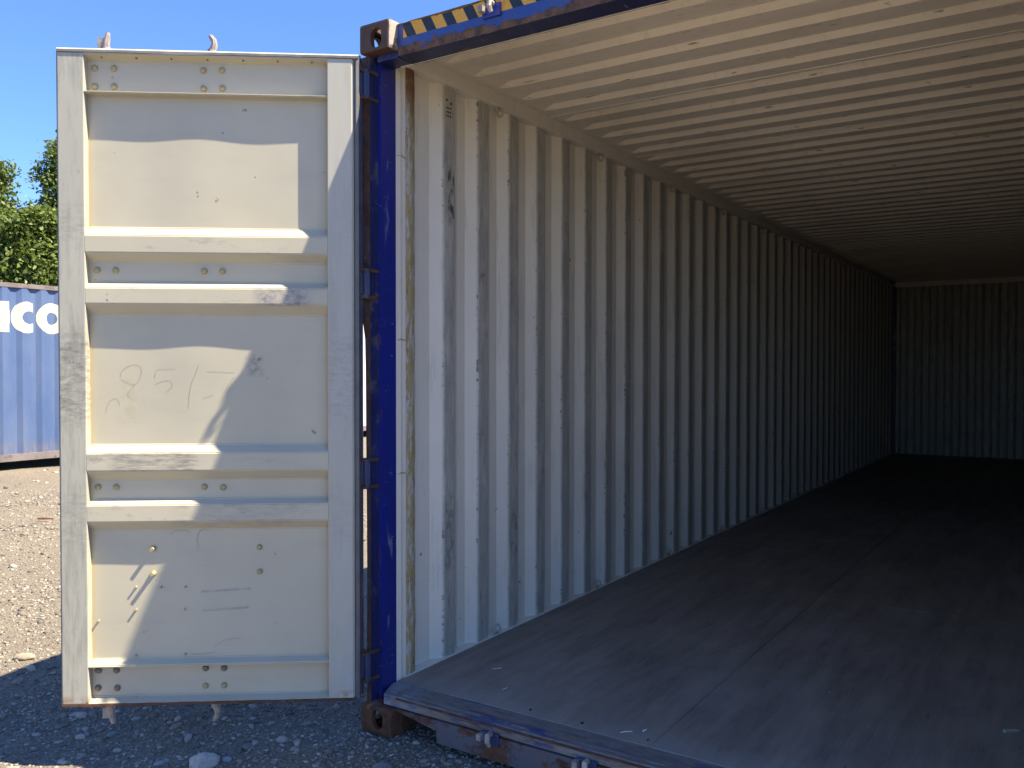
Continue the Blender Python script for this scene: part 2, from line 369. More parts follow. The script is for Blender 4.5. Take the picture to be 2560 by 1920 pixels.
def m_farwall(name, col, col2):
    b = NB(name)
    c = b.mix(b.ramp(b.noise((1, 2, 0.8), 1.2, 5, 0.6), 0.35, 0.65), col, col2)
    c = b.mix(b.mth('MULTIPLY', b.ramp(b.noise((1, 9, 0.7), 2.2, 7, 0.8), 0.56, 0.70), 0.35), c, (0.16, 0.165, 0.19))
    r = b.ramp(b.noise((1, 5, 1.4), 3.0, 7, 0.8, (2, 2, 2)), 0.66, 0.73)
    c = b.mix(b.mth('MULTIPLY', r, 0.55), c, (0.22, 0.11, 0.06))
    lo = b.mth('MULTIPLY', b.ramp(b.axis(2), 0.36, 0.18), b.ramp(b.noise((1, 7, 2), 2, 6, 0.7), 0.40, 0.60))
    c = b.mix(b.mth('MULTIPLY', lo, 0.45), c, (0.20, 0.145, 0.09))
    return b.done(c, 0.5)
MAT['farblue'] = m_farwall('faded_blue_container_paint', (0.050, 0.090, 0.205), (0.080, 0.120, 0.225))
MAT['farpale'] = m_farwall('pale_grey_container_paint', (0.50, 0.52, 0.56), (0.42, 0.45, 0.50))

def m_letter():
    b = NB('flaking_white_lettering')
    r = b.ramp(b.noise((1, 6, 4), 2.4, 6, 0.7, (0, 3, 1)), 0.67, 0.70)
    c = b.mix(b.mth('MULTIPLY', r, 0.7), (0.52, 0.48, 0.39), (0.25, 0.14, 0.08))
    return b.done(c, 0.5)
MAT['letter'] = m_letter()

# ------------------------------------------------------------------ mesh helpers
class MB:
    def __init__(s): s.v = []; s.f = []
    def add(s, vs, fs):
        o = len(s.v); s.v += [tuple(p) for p in vs]; s.f += [tuple(i+o for i in f) for f in fs]; return s
    def box(s, x0, x1, y0, y1, z0, z1):
        v = [(x, y, z) for z in (z0, z1) for y in (y0, y1) for x in (x0, x1)]
        return s.add(v, [(0, 2, 3, 1), (4, 5, 7, 6), (0, 1, 5, 4), (2, 6, 7, 3), (0, 4, 6, 2), (1, 3, 7, 5)])
    def prism(s, poly, axis, a, b):
        """extrude a 2-D polygon along an axis; poly gives the other two coordinates in x, y, z order"""
        def pt(p, t):
            return {0: (t, p[0], p[1]), 1: (p[0], t, p[1]), 2: (p[0], p[1], t)}[axis]
        n = len(poly); v = [pt(p, a) for p in poly] + [pt(p, b) for p in poly]
        f = [tuple(range(n)), tuple(range(2*n-1, n-1, -1))]
        f += [(i, i+n, (i+1) % n+n, (i+1) % n) for i in range(n)]
        return s.add(v, f)
    def cyl(s, p, q, r, n=12, r2=None):
        p, q = Vector(p), Vector(q); d = (q-p).normalized()
        a = d.orthogonal().normalized(); b = d.cross(a); r2 = r if r2 is None else r2
        v = [p+(a*math.cos(t)+b*math.sin(t))*r for t in [2*math.pi*i/n for i in range(n)]]
        v += [q+(a*math.cos(t)+b*math.sin(t))*r2 for t in [2*math.pi*i/n for i in range(n)]]
        f = [(i, (i+1) % n, (i+1) % n+n, i+n) for i in range(n)] + [tuple(range(n-1, -1, -1)), tuple(range(n, 2*n))]
        return s.add(v, f)
    def tube(s, pts, rr, n=8):
        pts = [Vector(p) for p in pts]; m = len(pts); o = []; prev = None
        for i, p in enumerate(pts):
            d = (pts[min(i+1, m-1)]-pts[max(i-1, 0)]).normalized()
            a = d.orthogonal().normalized() if prev is None else (prev - d*prev.dot(d)).normalized()
            prev = a; b = d.cross(a); r = rr[i] if isinstance(rr, (list, tuple)) else rr
            o += [p+(a*math.cos(t)+b*math.sin(t))*r for t in [2*math.pi*k/n for k in range(n)]]
        f = [(i*n+k, i*n+(k+1) % n, (i+1)*n+(k+1) % n, (i+1)*n+k) for i in range(m-1) for k in range(n)]
        f += [tuple(range(n-1, -1, -1)), tuple(range((m-1)*n, m*n))]
        return s.add(o, f)
    def grid(s, P):
        """P[i][j] -> points"""
        a, b = len(P), len(P[0])
        return s.add([p for r in P for p in r],
                     [(i*b+j, (i+1)*b+j, (i+1)*b+j+1, i*b+j+1) for i in range(a-1) for j in range(b-1)])
    def mesh(s, name):
        me = bpy.data.meshes.new(name); me.from_pydata(s.v, [], s.f); me.update(); return me
    def build(s, name, mat, parent=None, bevel=0.0, smooth=False, fix=True):
        me = s.mesh(name)
        if fix or bevel:
            bm = bmesh.new(); bm.from_mesh(me)
            if fix: bmesh.ops.recalc_face_normals(bm, faces=bm.faces)
            if bevel:
                es = [e for e in bm.edges if len(e.link_faces) == 2 and e.calc_face_angle(0) > 0.6]
                bmesh.ops.bevel(bm, geom=es, offset=bevel, segments=2, affect='EDGES', profile=0.6)
            bm.to_mesh(me); bm.free()
        if smooth:
            me.polygons.foreach_set('use_smooth', [True]*len(me.polygons))
            try: me.set_sharp_from_angle(angle=math.radians(35))
            except Exception: pass
        me.materials.append(MAT[mat] if isinstance(mat, str) else mat)
        o = bpy.data.objects.new(name, me); COL.objects.link(o)
        if parent: o.parent = parent
        return o

def tag(o, label=None, cat=None, group=None, kind=None):
    for k, v in (('label', label), ('category', cat), ('group', group), ('kind', kind)):
        if v: o[k] = v
    return o
def empty(name, loc=(0, 0, 0), rz=0.0):
    o = bpy.data.objects.new(name, None); COL.objects.link(o); o.location = loc; o.rotation_euler = (0, 0, rz); return o
def inst(o, loc=None, scale=None, parent='same', name=None):
    c = o.copy(); COL.objects.link(c)
    if parent != 'same': c.parent = parent
    if loc: c.location = loc
    if scale: c.scale = scale
    return c

# ------------------------------------------------------------------ ground
def gz(x, y):
    z = 0.018*(mnoise.noise(Vector((x*0.9, y*0.9, 0)))) + 0.008*mnoise.noise(Vector((x*3.1, y*3.1, 4)))
    if -1 < x < 3.2 and -0.2 < y < 12.5: z = min(z, 0.0)-0.004
    t = min(1.0, max(0.0, (-0.12-y)/0.55)); z -= 0.10*t*t*(3-2*t)*min(1.0, max(0.0, (x+2.6)/1.1))       # the yard falls away in front of the container
    r = max(abs(x-0.0), abs(y-1.0))
    if r > 14: z *= max(0.0, 1-(r-14)/10)
    return z
def gaxis(c0, c1, step, far):
    mid = list(np.arange(c0, c1+1e-6, step)); out = []; d = step; p = c1
    while p < far: d *= 1.35; p += d; out.append(p)
    lo = []; d = step; p = c0
    while p > -far: d *= 1.35; p -= d; lo.append(p)
    return lo[::-1]+mid+out
gx = gaxis(-4.5, 3.0, 0.06, 600); gy = gaxis(-2.5, 3.5, 0.06, 600)
MB().grid([[(x, y, gz(x, y)) for y in gy] for x in gx]).build('gravel_ground', 'ground', smooth=True, fix=False)
g = bpy.data.objects['gravel_ground']; g['kind'] = 'structure'
me = g.data
if me.polygons[0].normal.z < 0: me.flip_normals()

# pebbles: one stuff object
ico = bmesh.new(); bmesh.ops.create_icosphere(ico, subdivisions=1, radius=1.0)
IV = np.array([v.co[:] for v in ico.verts]); IF = np.array([[v.index for v in f.verts] for f in ico.faces]); ico.free()
def pebble_field(name, pos, size, seed):
    r = np.random.default_rng(seed); n = len(pos)
    temp = IV[None]*(1+0.28*r.standard_normal((24, len(IV), 1)).clip(-1.2, 1.2)) * r.uniform((0.8, 0.55, 0.35), (1.25, 0.95, 0.7), (24, 3))[:, None]
    t = temp[r.integers(0, 24, n)]; a = r.uniform(0, 2*np.pi, n); ca, sa = np.cos(a)[:, None], np.sin(a)[:, None]
    x = t[..., 0]*ca-t[..., 1]*sa; y = t[..., 0]*sa+t[..., 1]*ca
    V = np.stack([x, y, t[..., 2]], -1)*size[:, None, None]+pos[:, None]
    F = (IF[None]+np.arange(n)[:, None, None]*len(IV)).reshape(-1, 3)
    me = bpy.data.meshes.new(name); V = V.reshape(-1, 3)
    me.vertices.add(len(V)); me.vertices.foreach_set('co', V.ravel())
    me.loops.add(F.size); me.loops.foreach_set('vertex_index', F.ravel().astype(np.int32))
    me.polygons.add(len(F)); me.polygons.foreach_set('loop_start', np.arange(0, F.size, 3, dtype=np.int32))
    me.polygons.foreach_set('loop_total', np.full(len(F), 3, dtype=np.int32))
    me.update(calc_edges=True); me.materials.append(MAT['pebble'])
    o = bpy.data.objects.new(name, me); COL.objects.link(o); return o
def scatter(x0, x1, y0, y1, n, s0, s1, pw, r):
    xy = r.uniform((x0, y0), (x1, y1), (n, 2)); s = s0+(s1-s0)*r.random(n)**pw
    keep = np.array([not (0.4 < x < 2.5 and y > 0.3) and not (x > 0 and y > 0.5) for x, y in xy])
    return xy[keep], s[keep]
rr = np.random.default_rng(3); X = []; Sz = []
for a in ((-1.7, 1.5, -1.4, 0.5, 22000, 0.003, 0.011, 1.8), (-1.7, 1.5, -1.4, 0.5, 1600, 0.010, 0.026, 2.5), (0.0, 2.4, -0.3, 0.4, 3500, 0.003, 0.009, 2),
          (-3.6, -1.4, -1.6, 1.6, 11000, 0.004, 0.013, 2.2), (-3.6, -1.4, -1.6, 1.6, 260, 0.012, 0.035, 2.5),
          (-8.5, -2.6, 0.0, 4.2, 13000, 0.006, 0.018, 2.2), (-10.2, -2.6, 0.0, 5.2, 420, 0.015, 0.045, 2.5)):
    p, s = scatter(*a, rr); X.append(p); Sz.append(s)
X = np.concatenate(X); Sz = np.concatenate(Sz)
Z = np.array([gz(x, y) for x, y in X])+Sz*0.12
pb = pebble_field('gravel', np.c_[X, Z], Sz, 5); tag(pb, 'loose grey and beige gravel strewn over the yard', 'gravel', None, 'stuff')

# larger stones, each its own thing
def stone(x, y, sx, sy, sz, rz, col, label, seed):
    bm = bmesh.new(); bmesh.ops.create_icosphere(bm, subdivisions=3, radius=1.0)
    for v in bm.verts:
        n = v.co.normalized()
        k = 1+0.20*mnoise.noise(n*1.3+Vector((seed, 0, 0)))+0.07*mnoise.noise(n*4+Vector((seed, 5, 0)))
        c = n*k; m = max(abs(c.x), abs(c.y), abs(c.z)); c = c*(1-0.22*(1-m))
        v.co = Vector((c.x*sx, c.y*sy, c.z*sz))
    me = bpy.data.meshes.new('stone'); bm.to_mesh(me); bm.free()
    me.polygons.foreach_set('use_smooth', [True]*len(me.polygons))
    me.materials.append(m_stone('stone_surface', col))
    o = bpy.data.objects.new('stone', me); COL.objects.link(o)
    o.location = (x, y, gz(x, y)+sz*0.45); o.rotation_euler = (0.06, -0.05, rz)
    tag(o, label, 'stone', 'larger stones lying in the gravel')
GREY, BEI, PALE = (0.36, 0.345, 0.315), (0.36, 0.30, 0.22), (0.47, 0.44, 0.39)
stone(-0.415, -0.455, .062, .045, .034, 0.55, PALE, 'big pale blocky stone at the bottom edge below the open door', 1)
stone(-1.30, -0.46, .034, .016, .011, 0.6, GREY, 'flat grey stone in the shade just left of the left lower lock pin', 2)
stone(-1.10, -0.56, .026, .016, .011, 0.4, PALE, 'pale oval stone in the shade below the door corner at left', 3)
stone(-0.985, -0.485, .024, .014, .012, 0.9, (0.22, 0.24, 0.22), 'greenish grey round stone below the left lower lock pin', 4)
stone(-0.221, -0.225, .024, .016, .015, 0.2, GREY, 'rounded grey stone below the hinge side of the door', 5)
stone(0.119, -0.075, .014, .012, .012, 0.3, (0.17, 0.14, 0.13), 'small dark reddish stone right beside the rusty bottom corner fitting', 6)
stone(0.30, -0.20, .038, .028, .014, 0.6, (0.20, 0.20, 0.19), 'low rounded grey stone at the bottom edge below the rusty corner fitting', 7)
stone(-2.10, -0.28, .062, .032, .018, 0.5, BEI, 'flat beige sunlit stone just above the edge of the door shadow', 8)
stone(-0.99, -0.37, .022, .011, .008, 0.5, GREY, 'thin flat bluish stone near the middle of the strip under the door', 9)
stone(-0.60, -0.52, .024, .012, .010, 0.9, (0.30, 0.31, 0.34), 'bluish chip of stone left of the big blocky stone', 10)
stone(-0.345, -0.395, .022, .016, .010, 0.2, (0.30, 0.32, 0.36), 'flat bluish stone touching the upper right of the big blocky stone', 11)
st = MB().tube([(-6.04, 1.885, 0.026), (-5.97, 1.92, 0.028), (-5.90, 1.965, 0.026)], [0.010, 0.012, 0.007], 7).build('wooden_stick', 'stick')
tag(st, 'short orange brown stick lying on the sunlit gravel', 'stick')

# ------------------------------------------------------------------ corner fitting with real openings
def oval(n, rx, rz, sq=0.0):
    return [(rx*math.cos(t), rz*math.sin(t)) for t in [2*math.pi*i/n for i in range(n)]]
def slot(w, h, n=7):
    r = w/2; out = []
    for i in range(n+1): t = math.pi*i/n; out.append((r*math.cos(t), (h/2-r)+r*math.sin(t)))
    for i in range(n+1): t = math.pi+math.pi*i/n; out.append((r*math.cos(t), -(h/2-r)+r*math.sin(t)))
    return out
def make_fitting_mesh():
    a = MB().box(0, .162, 0, .178, 0, .118).build('corner_fitting', 'cast', bevel=0.013)
    cut = []
    cut.append(MB().box(.022, .142, .024, .15, .018, .098).build('cutter', 'cast'))
    cut.append(MB().prism([(p[0]+.091, p[1]+.052) for p in slot(.058, .080)], 1, -.02, .06).build('cutter', 'cast'))
    cut.append(MB().prism([(p[0]+.089, p[1]+.052) for p in slot(.058, .080)], 0, -.02, .06).build('cutter', 'cast'))
    cut.append(MB().prism([(p[0]+.081, p[1]+.089) for p in slot(.060, .110)], 2, .06, .15).build('cutter', 'cast'))
    for c in cut:
        m = a.modifiers.new('b', 'BOOLEAN'); m.operation = 'DIFFERENCE'; m.object = c; m.solver = 'EXACT'
    bpy.context.view_layer.update()
    dg = bpy.context.evaluated_depsgraph_get()
    me = bpy.data.meshes.new_from_object(a.evaluated_get(dg)); me.name = 'corner_fitting'
    for c in cut: bpy.data.objects.remove(c)
    bpy.data.objects.remove(a)
    me.materials.clear(); me.materials.append(MAT['cast'])
    return me
FIT = make_fitting_mesh()
def m_casttop():
    b = NB('rusty_casting_with_worn_side')
    c = b.mix(b.ramp(b.noise(k=9, detail=6), 0.35, 0.65), (0.115, 0.055, 0.035), (0.05, 0.03, 0.022))
    w_ = b.mth('MULTIPLY', b.ramp(b.axis(0), 0.150, 0.158), b.ramp(b.noise(k=14, detail=6, off=(1, 2, 3)), 0.40, 0.52))
    c = b.mix(w_, c, (0.34, 0.27, 0.23))
    p = b.ramp(b.noise(k=16, detail=5, off=(6, 2, 3)), 0.66, 0.70)
    c = b.mix(b.mth('MULTIPLY', p, 0.6), c, (0.35, 0.31, 0.25))
    b.bump(b.noise(k=60, detail=5), 0.003, 0.8)
    return b.done(c, 0.75)
MAT['casttop'] = m_casttop()
FTOP = FIT.copy(); FTOP.materials.clear(); FTOP.materials.append(MAT['casttop'])
def fittings(parent, L, W, H, z0=0.0, mat=None):
    me = FIT
    if mat: me = FIT.copy(); me.materials.clear(); me.materials.append(MAT[mat])
    for x, sx in ((0, 1), (W, -1)):
        for y, sy in ((0, 1), (L, -1)):
            for z, sz in ((z0, -1), (z0+H, 1)):
                o = bpy.data.objects.new('corner_fitting', FTOP if (sz > 0 and not mat) else me); COL.objects.link(o); o.parent = parent
                o.scale = (sx, sy, sz); o.location = (x, y, z0+.118 if sz < 0 else z0+H-.118)

# ------------------------------------------------------------------ the open container
L, W, H = 12.192, 2.438, 2.896
C = empty('shipping_container')
tag(C, 'open forty foot shipping container with cream corrugated inside and blue door frame', 'shipping container')
fittings(C, L, W, H)

# corrugated side walls
def wall_profile(y_first, y_end, pitch, xo, xi, s=.068, crest=.070):
    """(y, x) points; y_first = start of the first slope that rises towards the inside"""
    pts = [(y_first-.16, xo)]; y = y_first
    while y+s+crest+s < y_end:
        pts += [(y, xo), (y+s, xi), (y+s+crest, xi), (y+2*s+crest, xo)]; y += pitch
    pts += [(y_end, xo)]
    return pts
zs = [0.118, 0.45, 0.9, 1.35, 1.8, 2.25, 2.6, 2.80]
def corr_wall(name, prof, mirror=None, mat='wall', zs=zs, parent=None, jitter=0.0012):
    P = []
    for y, x in prof:
        row = []
        for z in zs:
            j = jitter*mnoise.noise(Vector((y*2.3, z*1.7, 1))) if 0.2 < z < 2.75 else 0
            X = x+j
            row.append(((mirror-X) if mirror is not None else X, y, z))
        P.append(row)
    o = MB().grid(P).build(name, mat, parent, fix=False)
    return o
prof = wall_profile(.437, 12.06, .270, .014, .050)
# dented first crest edge is kept in the grid; bend a little near the bottom
corr_wall('side_wall', prof, None, parent=C)
corr_wall('side_wall', prof, W, parent=C)
# end wall
ep = []; x = .05
while x < W-.10:
    ep += [(x, 12.09), (x+.07, 12.09), (x+.11, 12.05), (x+.17, 12.05)]; x += .21
ep += [(W-.05, 12.09)]
MB().grid([[(a, b, z) for z in (0.13, 1.4, 2.80)] for a, b in ep]).build('end_wall', 'wall', C, fix=False)
MB().box(.07, W-.07, 12.0, 12.10, 2.775, 2.872).build('rear_header', 'rail', C, bevel=.004)
MB().box(0.05, W-.05, 12.03, 12.19, .02, .168).build('rear_sill', 'sillface', C)
for x0, x1 in ((.0, .08), (W-.08, W)):
    MB().box(x0, x1, 12.02, 12.18, .119, H-.119).build('rear_post', 'navy', C)

# top and bottom rails
for sgn in (0, 1):
    def X(a, b): return (a, b) if not sgn else (W-b, W-a)
    a, b = X(0.0, .076)
    MB().box(a, b, .18, 12.02, 2.786, 2.872).build('top_rail', 'rail', C, bevel=.004)
    # floor-side angle below the wall, seen in the hollows of the corrugation
    pr = [(.004, .178), (.060, .1735), (.060, .06), (.004, .06)]
    if sgn: pr = [(W-p, q) for p, q in pr]
    MB().prism(pr, 1, .23, 12.02).build('bottom_rail', 'rail', C)

# roof sheets
def roof_mesh(length, first, n):
    d = .025; ys = [(0.0, 0)]
    for k in range(n):
        c = first+k*.209                                # centre of the slope that faces the doors
        ys += [(c-.1215, 0), (c-.1015, 1), (c-.0100, 1), (c+.0100, 0)]
    ys += [(length, 0)]
    ys = [(y, h) for y, h in ys if 0 <= y <= length]
    xs = [(.060, 0), (.115, 0), (.150, .55), (.185, 1)]
    xs += [(x, 1) for x in np.linspace(.5, W-.5, 5)]
    xs += [(W-.185, 1), (W-.150, .55), (W-.115, 0), (W-.060, 0)]
    P = [[(x, y, 2.850+d*h*e+0.0025*mnoise.noise(Vector((x*2, y*3, 2)))) for y, h in ys] for x, e in xs]
    return MB().grid(P)
r0 = roof_mesh(1.062, .115, 5).build('roof_panel', 'roof', C, fix=False, smooth=False)
r0.location = (0, .323, 0)
for k in range(1, 11):
    inst(r0, (0, .323+1.062*k, 0.0006*(k % 2)))
MB().box(.06, W-.06, .12, .321, 2.8515, 2.858).build('roof_panel', 'roof', C)
MB().box(.06, W-.06, 12.007, 12.15, 2.8735, 2.880).build('roof_panel', 'roof', C)
for k in range(11):                                      # lapped, caulked seams
    y = .322+1.062*k
    MB().prism([(y-.006, 2.8505), (y-.005, 2.8475), (y+.004, 2.8475), (y+.006, 2.8505)], 0, .08, W-.08).build('roof_seam', 'rail', C)
# outside skin so that no light leaks at the seams
MB().box(.02, W-.02, .10, 12.17, 2.8825, 2.8885).build('roof_skin', 'navy', C)

# floor boards
i = 0
for k in range(10):
    y0 = .168+k*1.19; y1 = min(y0+1.187, 12.03)
    for a, b in ((.058, W/2-.0012), (W/2+.0012, W-.058)):
        z = .1690+.0006*((k+int(a > 1)) % 2)
        o = MB().box(a, b, y0, y1, z-.028, z).build('floor_board', 'floor', C)
MB().box(.04, W-.04, .18, 12.03, .10, .138).build('underfloor', 'navy', C)
for k in range(16):
    MB().box(.06, W-.06, .6+k*.7, .65+k*.7, .02, .0995).build('cross_member', 'navy', C)
# floor screws along the board joints, one part
m = MB()
for k in range(1):
    for x in (.70, .93, 1.19, 1.9):
        m.cyl((x+random.uniform(-.01, .01), .21+k*.48, .168), (x, .21+k*.48, .1706), .006, 6)
tag(m.build('screw_heads', 'black', C), kind='stuff')

# front sill
SX = lambda p: p
sill = [(.033, .165), (.165, .1665), (.175, .160), (.175, .10), (.060, .10), (.040, .05)]
MB().prism([(.052, .1665), (.052, .135), (.096, .034), (W-.096, .034), (W-.052, .135), (W-.052, .1665)], 2, .1215, .1655).build('door_sill', 'sill', C, bevel=.004)
MB().prism([(.060, .1658), (.072, .1658), (.072, .1690), (.066, .1695), (.060, .1690)], 0, .12, W-.12).build('sill_step', 'sill', C)
deep = MB(); deep.add([(.163, .026, .1185), (.163, .026, .112), (.375, .026, .078), (.380, .026, .030), (1.219, .026, .024), (2.058, .026, .030), (2.063, .026, .078), (2.275, .026, .112), (2.275, .026, .1185),
                       (.163, .070, .1185), (.163, .070, .112), (.375, .070, .078), (.380, .070, .030), (1.219, .070, .024), (2.058, .070, .030), (2.063, .070, .078), (2.275, .070, .112), (2.275, .070, .1185)],
                      [(0, 1, 2, 3, 4, 5, 6, 7, 8), (17, 16, 15, 14, 13, 12, 11, 10, 9)] + [(i, i+9, i+10, i+1) for i in range(8)] + [(0, 8, 17, 9)])
deep.build('sill_face', 'sillface', C)
MB().tube([(.165, .031, .158), (.8, .029, .157), (1.6, .030, .158), (2.27, .031, .157)], .0045, 6).build('sill_edge', 'rustedge', C)
def keeper(x, y, z, s=1):
    k = MB()
    k.box(x-.048, x+.034, y-.010, y, z-.022, z+.026)
    o = k.build('cam_keeper', 'blade' if s > 0 and z < 1 else 'blue', C, bevel=.003)
    j = MB()
    j.box(x-.050, x-.030, y-.034, y-.0105, z-.004*s, z+.020*s)
    j.tube([(x+.000, y-.011, z+.024*s), (x+.002, y-.034, z+.026*s), (x+.005, y-.040, z+.004*s), (x+.008, y-.030, z-.014*s)], [.011, .011, .010, .007], 8)
    j.build('keeper_lug', 'camcast', o, bevel=0)
    return o
for x in (.642, 1.052, 1.40, 1.80):
    keeper(x, .0262, .108, 1)
for x in (.633, 1.07, 1.38, 1.80):
    keeper(x, .0492, 2.830, 1)

# header
hp = [(.050, 2.7555), (.050, 2.884), (.062, 2.892), (.120, 2.892), (.150, 2.862), (.150, 2.7505)]
xs = np.linspace(.165, W-.165, 90); P = []
for x in xs:
    wv = .004*mnoise.noise(Vector((x*7, 0, 3)))+.0025*mnoise.noise(Vector((x*22, 0, 3)))
    wl = .0022*mnoise.noise(Vector((x*25, 4, 3)))
    P.append([(x, .150, 2.7495), (x, .050, 2.7555+wl), (x, .0500, 2.80), (x, .0500, 2.874+wv*.3), (x, .044, 2.881+wv), (x, .060, 2.889+wv), (x, .13, 2.887)])
hd = MB().grid([r[1:] for r in P]).build('door_header', 'header', C, fix=False)
hd.data.flip_normals() if hd.data.polygons[0].normal.y > 0 else None
und = [[r[0], tuple(np.add(r[1], (0, .0004, 0)))] for r in P]
MB().grid(und).build('header_underside', 'under', C, fix=False)
MB().prism([(.1400, 2.7497), (.150, 2.7497), (.150, 2.86), (.1400, 2.86)], 0, .10, W-.10).build('header_back', 'rail', C)
MB().box(.052, .162, .052, .15, 2.752, 2.7775).build('header_end', 'navy', C)
MB().box(W-.162, W-.052, .052, .15, 2.752, 2.7775).build('header_end', 'navy', C)
# front corner posts (folded section)
def post(mirror):
    f = (lambda x: W-x) if mirror else (lambda x: x)
    zz = [.119, .35, .6, .9, 1.2, 1.5, 1.62, 1.72, 1.9, 2.3, 2.777]
    lx = [.008, .008, .010, .009, .006, .004, .001, -.016, -.018, -.018, -.018]
    P = [[(f(lx[i] if i < len(lx) else 0), .031, z) for i, z in enumerate(zz)], [(f(.030), .031, z) for z in zz], [(f(.0305), .074, z) for z in zz]]
    MB().grid([P[0], P[1]]).build('post_edge', 'rustedge', C, fix=False)
    B = [(.0120, .0752), (.0500, .0752), (.0500, .168), (.012, .168)]
    MB().prism([(f(a), b) for a, b in B], 2, .119, 2.777).build('corner_post', 'post', C, bevel=.0)
    MB().prism([(f(a), b) for a, b in [(.0125, .0314), (.0302, .0314), (.0302, .0555), (.0345, .0560), (.0345, .0750), (.0125, .0750)]], 2, .119, 2.777).build('post_flange', 'navy', C)  # recess shade put into the colour: darker blue than the post face
    MB().prism([(f(a), b) for a, b in [(.006, .169), (.0495, .169), (.0520, .196), (.0490, .212), (.0500, .2335), (.006, .2335)]], 2, .119, 2.786).build('inner_post', 'rail', C)
    zq = np.linspace(.172, 2.784, 70)
    a = [[(f(.0512), .2300-.002*abs(mnoise.noise(Vector((0, 3, z*9)))), z) for z in zq],
         [(f(.0570+.002*mnoise.noise(Vector((1, 0, z*14)))), .250, z) for z in zq],
         [(f(.0560+.002*mnoise.noise(Vector((5, 0, z*14)))), .272, z) for z in zq],
         [(f(.0500), .292+.005*mnoise.noise(Vector((0, 8, z*11))), z) for z in zq],
         [(f(.0140), .300, z) for z in zq]]
    MB().grid(a).build('sealant_strip', 'seal', C, fix=False, smooth=True)
    MB().prism([(f(a), b) for a, b in [(.004, .2336), (.0455, .2336), (.0455, .290), (.0125, .300), (.004, .300)]], 2, .17, 2.786).build('post_filler', 'rail', C)
    # door hinge lugs
    for z in (2.656, 1.846, 1.067, .270):
        for dz in (-.062, .048):
            q = MB()
            q.prism([(f(-.012), -.018), (f(.026), -.020), (f(.040), .0), (f(.040), .0745), (f(-.004), .0305)], 2, z+dz, z+dz+.014)
            q.build('hinge_lug', 'rustedge', C, bevel=.002)
    if not mirror:                                       # little wall clips beside the post
        for z in (2.40, 1.62, 1.05):
            MB().tube([(.051, .176, z), (.054, .20, z+.004), (.052, .228, z-.002)], .0024, 6).build('clip', 'seal', C)
post(False); post(True)

# lashing rings
def ring_mesh(flip):
    q = MB(); n = 14; R = .023
    pts = []
    for i in range(n+1):
        t = -0.25*math.pi+1.5*math.pi*i/n
        pts.append((.004+.016*math.cos(t), .010*math.sin(t)*.6, (-R*math.sin(t)-R) if not flip else (R*math.sin(t)+R)))
    q.tube(pts, .0052, 7)
    q.cyl((-.004, -.016, -.002 if not flip else .002), (-.004, .016, -.002 if not flip else .002), .006, 8)
    return q
rt0 = ring_mesh(False).build('lashing_ring', 'ring', C, smooth=True); rt0.location = (.070, .917, 2.786)
rb0 = ring_mesh(True).build('lashing_ring', 'ring', C, smooth=True); rb0.location = (.058, .917, .176)
for k in range(1, 10):
    inst(rt0, (.070, .917+1.08*k, 2.786)); inst(rb0, (.058, .917+1.08*k, .176))
for k in range(10):
    inst(rt0, (W-.070, .917+1.08*k, 2.786), (-1, 1, 1)); inst(rb0, (W-.058, .917+1.08*k, .176), (-1, 1, 1))
# ventilator holes in the first crest, their dark painted on as black discs
m = MB()
for a in range(3):
    for b in range(3):
        m.cyl((.0480, .5215+a*.0130, 2.688-b*.0185), (.0512, .5215+a*.0130, 2.688-b*.0185), .0045, 8)
m.cyl((.0480, .5205, 2.722), (.0512, .5205, 2.722), .006, 8); m.cyl((.048, .553, 2.712), (.0512, .553, 2.712), .006, 8)
m.build('vent_holes', 'black', C)

# ------------------------------------------------------------------ the open door leaf (local x = width from the hinge, y = towards the inner face)
TH = math.radians(-143)
ZT, ZB, U0, U1, UA, UB = 2.757, .156, -.014, 1.164, .117, 1.062
FN, PN = .060, .0205
def bulge(u, z):
    return -.0020*math.cos(2*math.pi*(u-.89)/.5)*max(0.0, math.sin(math.pi*(u-UA)/(UB-UA)))
st_ = [(2.735, FN), (2.721, PN), (2.594, PN), (2.591, FN), (2.584, FN), (2.581, PN+.001), (2.45, PN), (2.25, PN), (2.060, PN), (2.025, FN), (1.957, FN), (1.922, PN),
       (1.845, PN), (1.818, FN), (1.755, FN), (1.713, PN), (1.55, PN), (1.35, PN), (1.192, PN), (1.162, FN), (1.091, FN), (1.051, PN),
       (.974, PN), (.955, FN), (.888, FN), (.850, PN), (.7, PN), (.5, PN), (.329, PN), (.314, FN), (.306, FN), (.302, PN), (.178, PN), (.164, FN)]
us = list(np.linspace(UA, UB, 26)); P = []
for u in us:
    row = []
    for z, n in st_:
        big = n < .03 and (2.06 <= z < 2.58 or 1.19 <= z < 1.72 or .33 <= z < .85)
        row.append((u, n+(bulge(u, z) if big else 0.0), z))
    P.append(row)
D = MB().grid(P).build('door', 'door', C, fix=False)
D.location = (0, -.005, 0); D.rotation_euler = (0, 0, TH)
tag(D, 'open left door leaf showing its cream inner side with horizontal ribs')
bm = bmesh.new(); bm.from_mesh(D.data)
es = [e for e in bm.edges if len(e.link_faces) == 2 and e.calc_face_angle(0) > 0.5]
bmesh.ops.bevel(bm, geom=es, offset=.0035, segments=2, affect='EDGES'); bm.to_mesh(D.data); bm.free()
D.data.polygons.foreach_set('use_smooth', [True]*len(D.data.polygons))
try: D.data.set_sharp_from_angle(angle=math.radians(40))
except Exception: pass
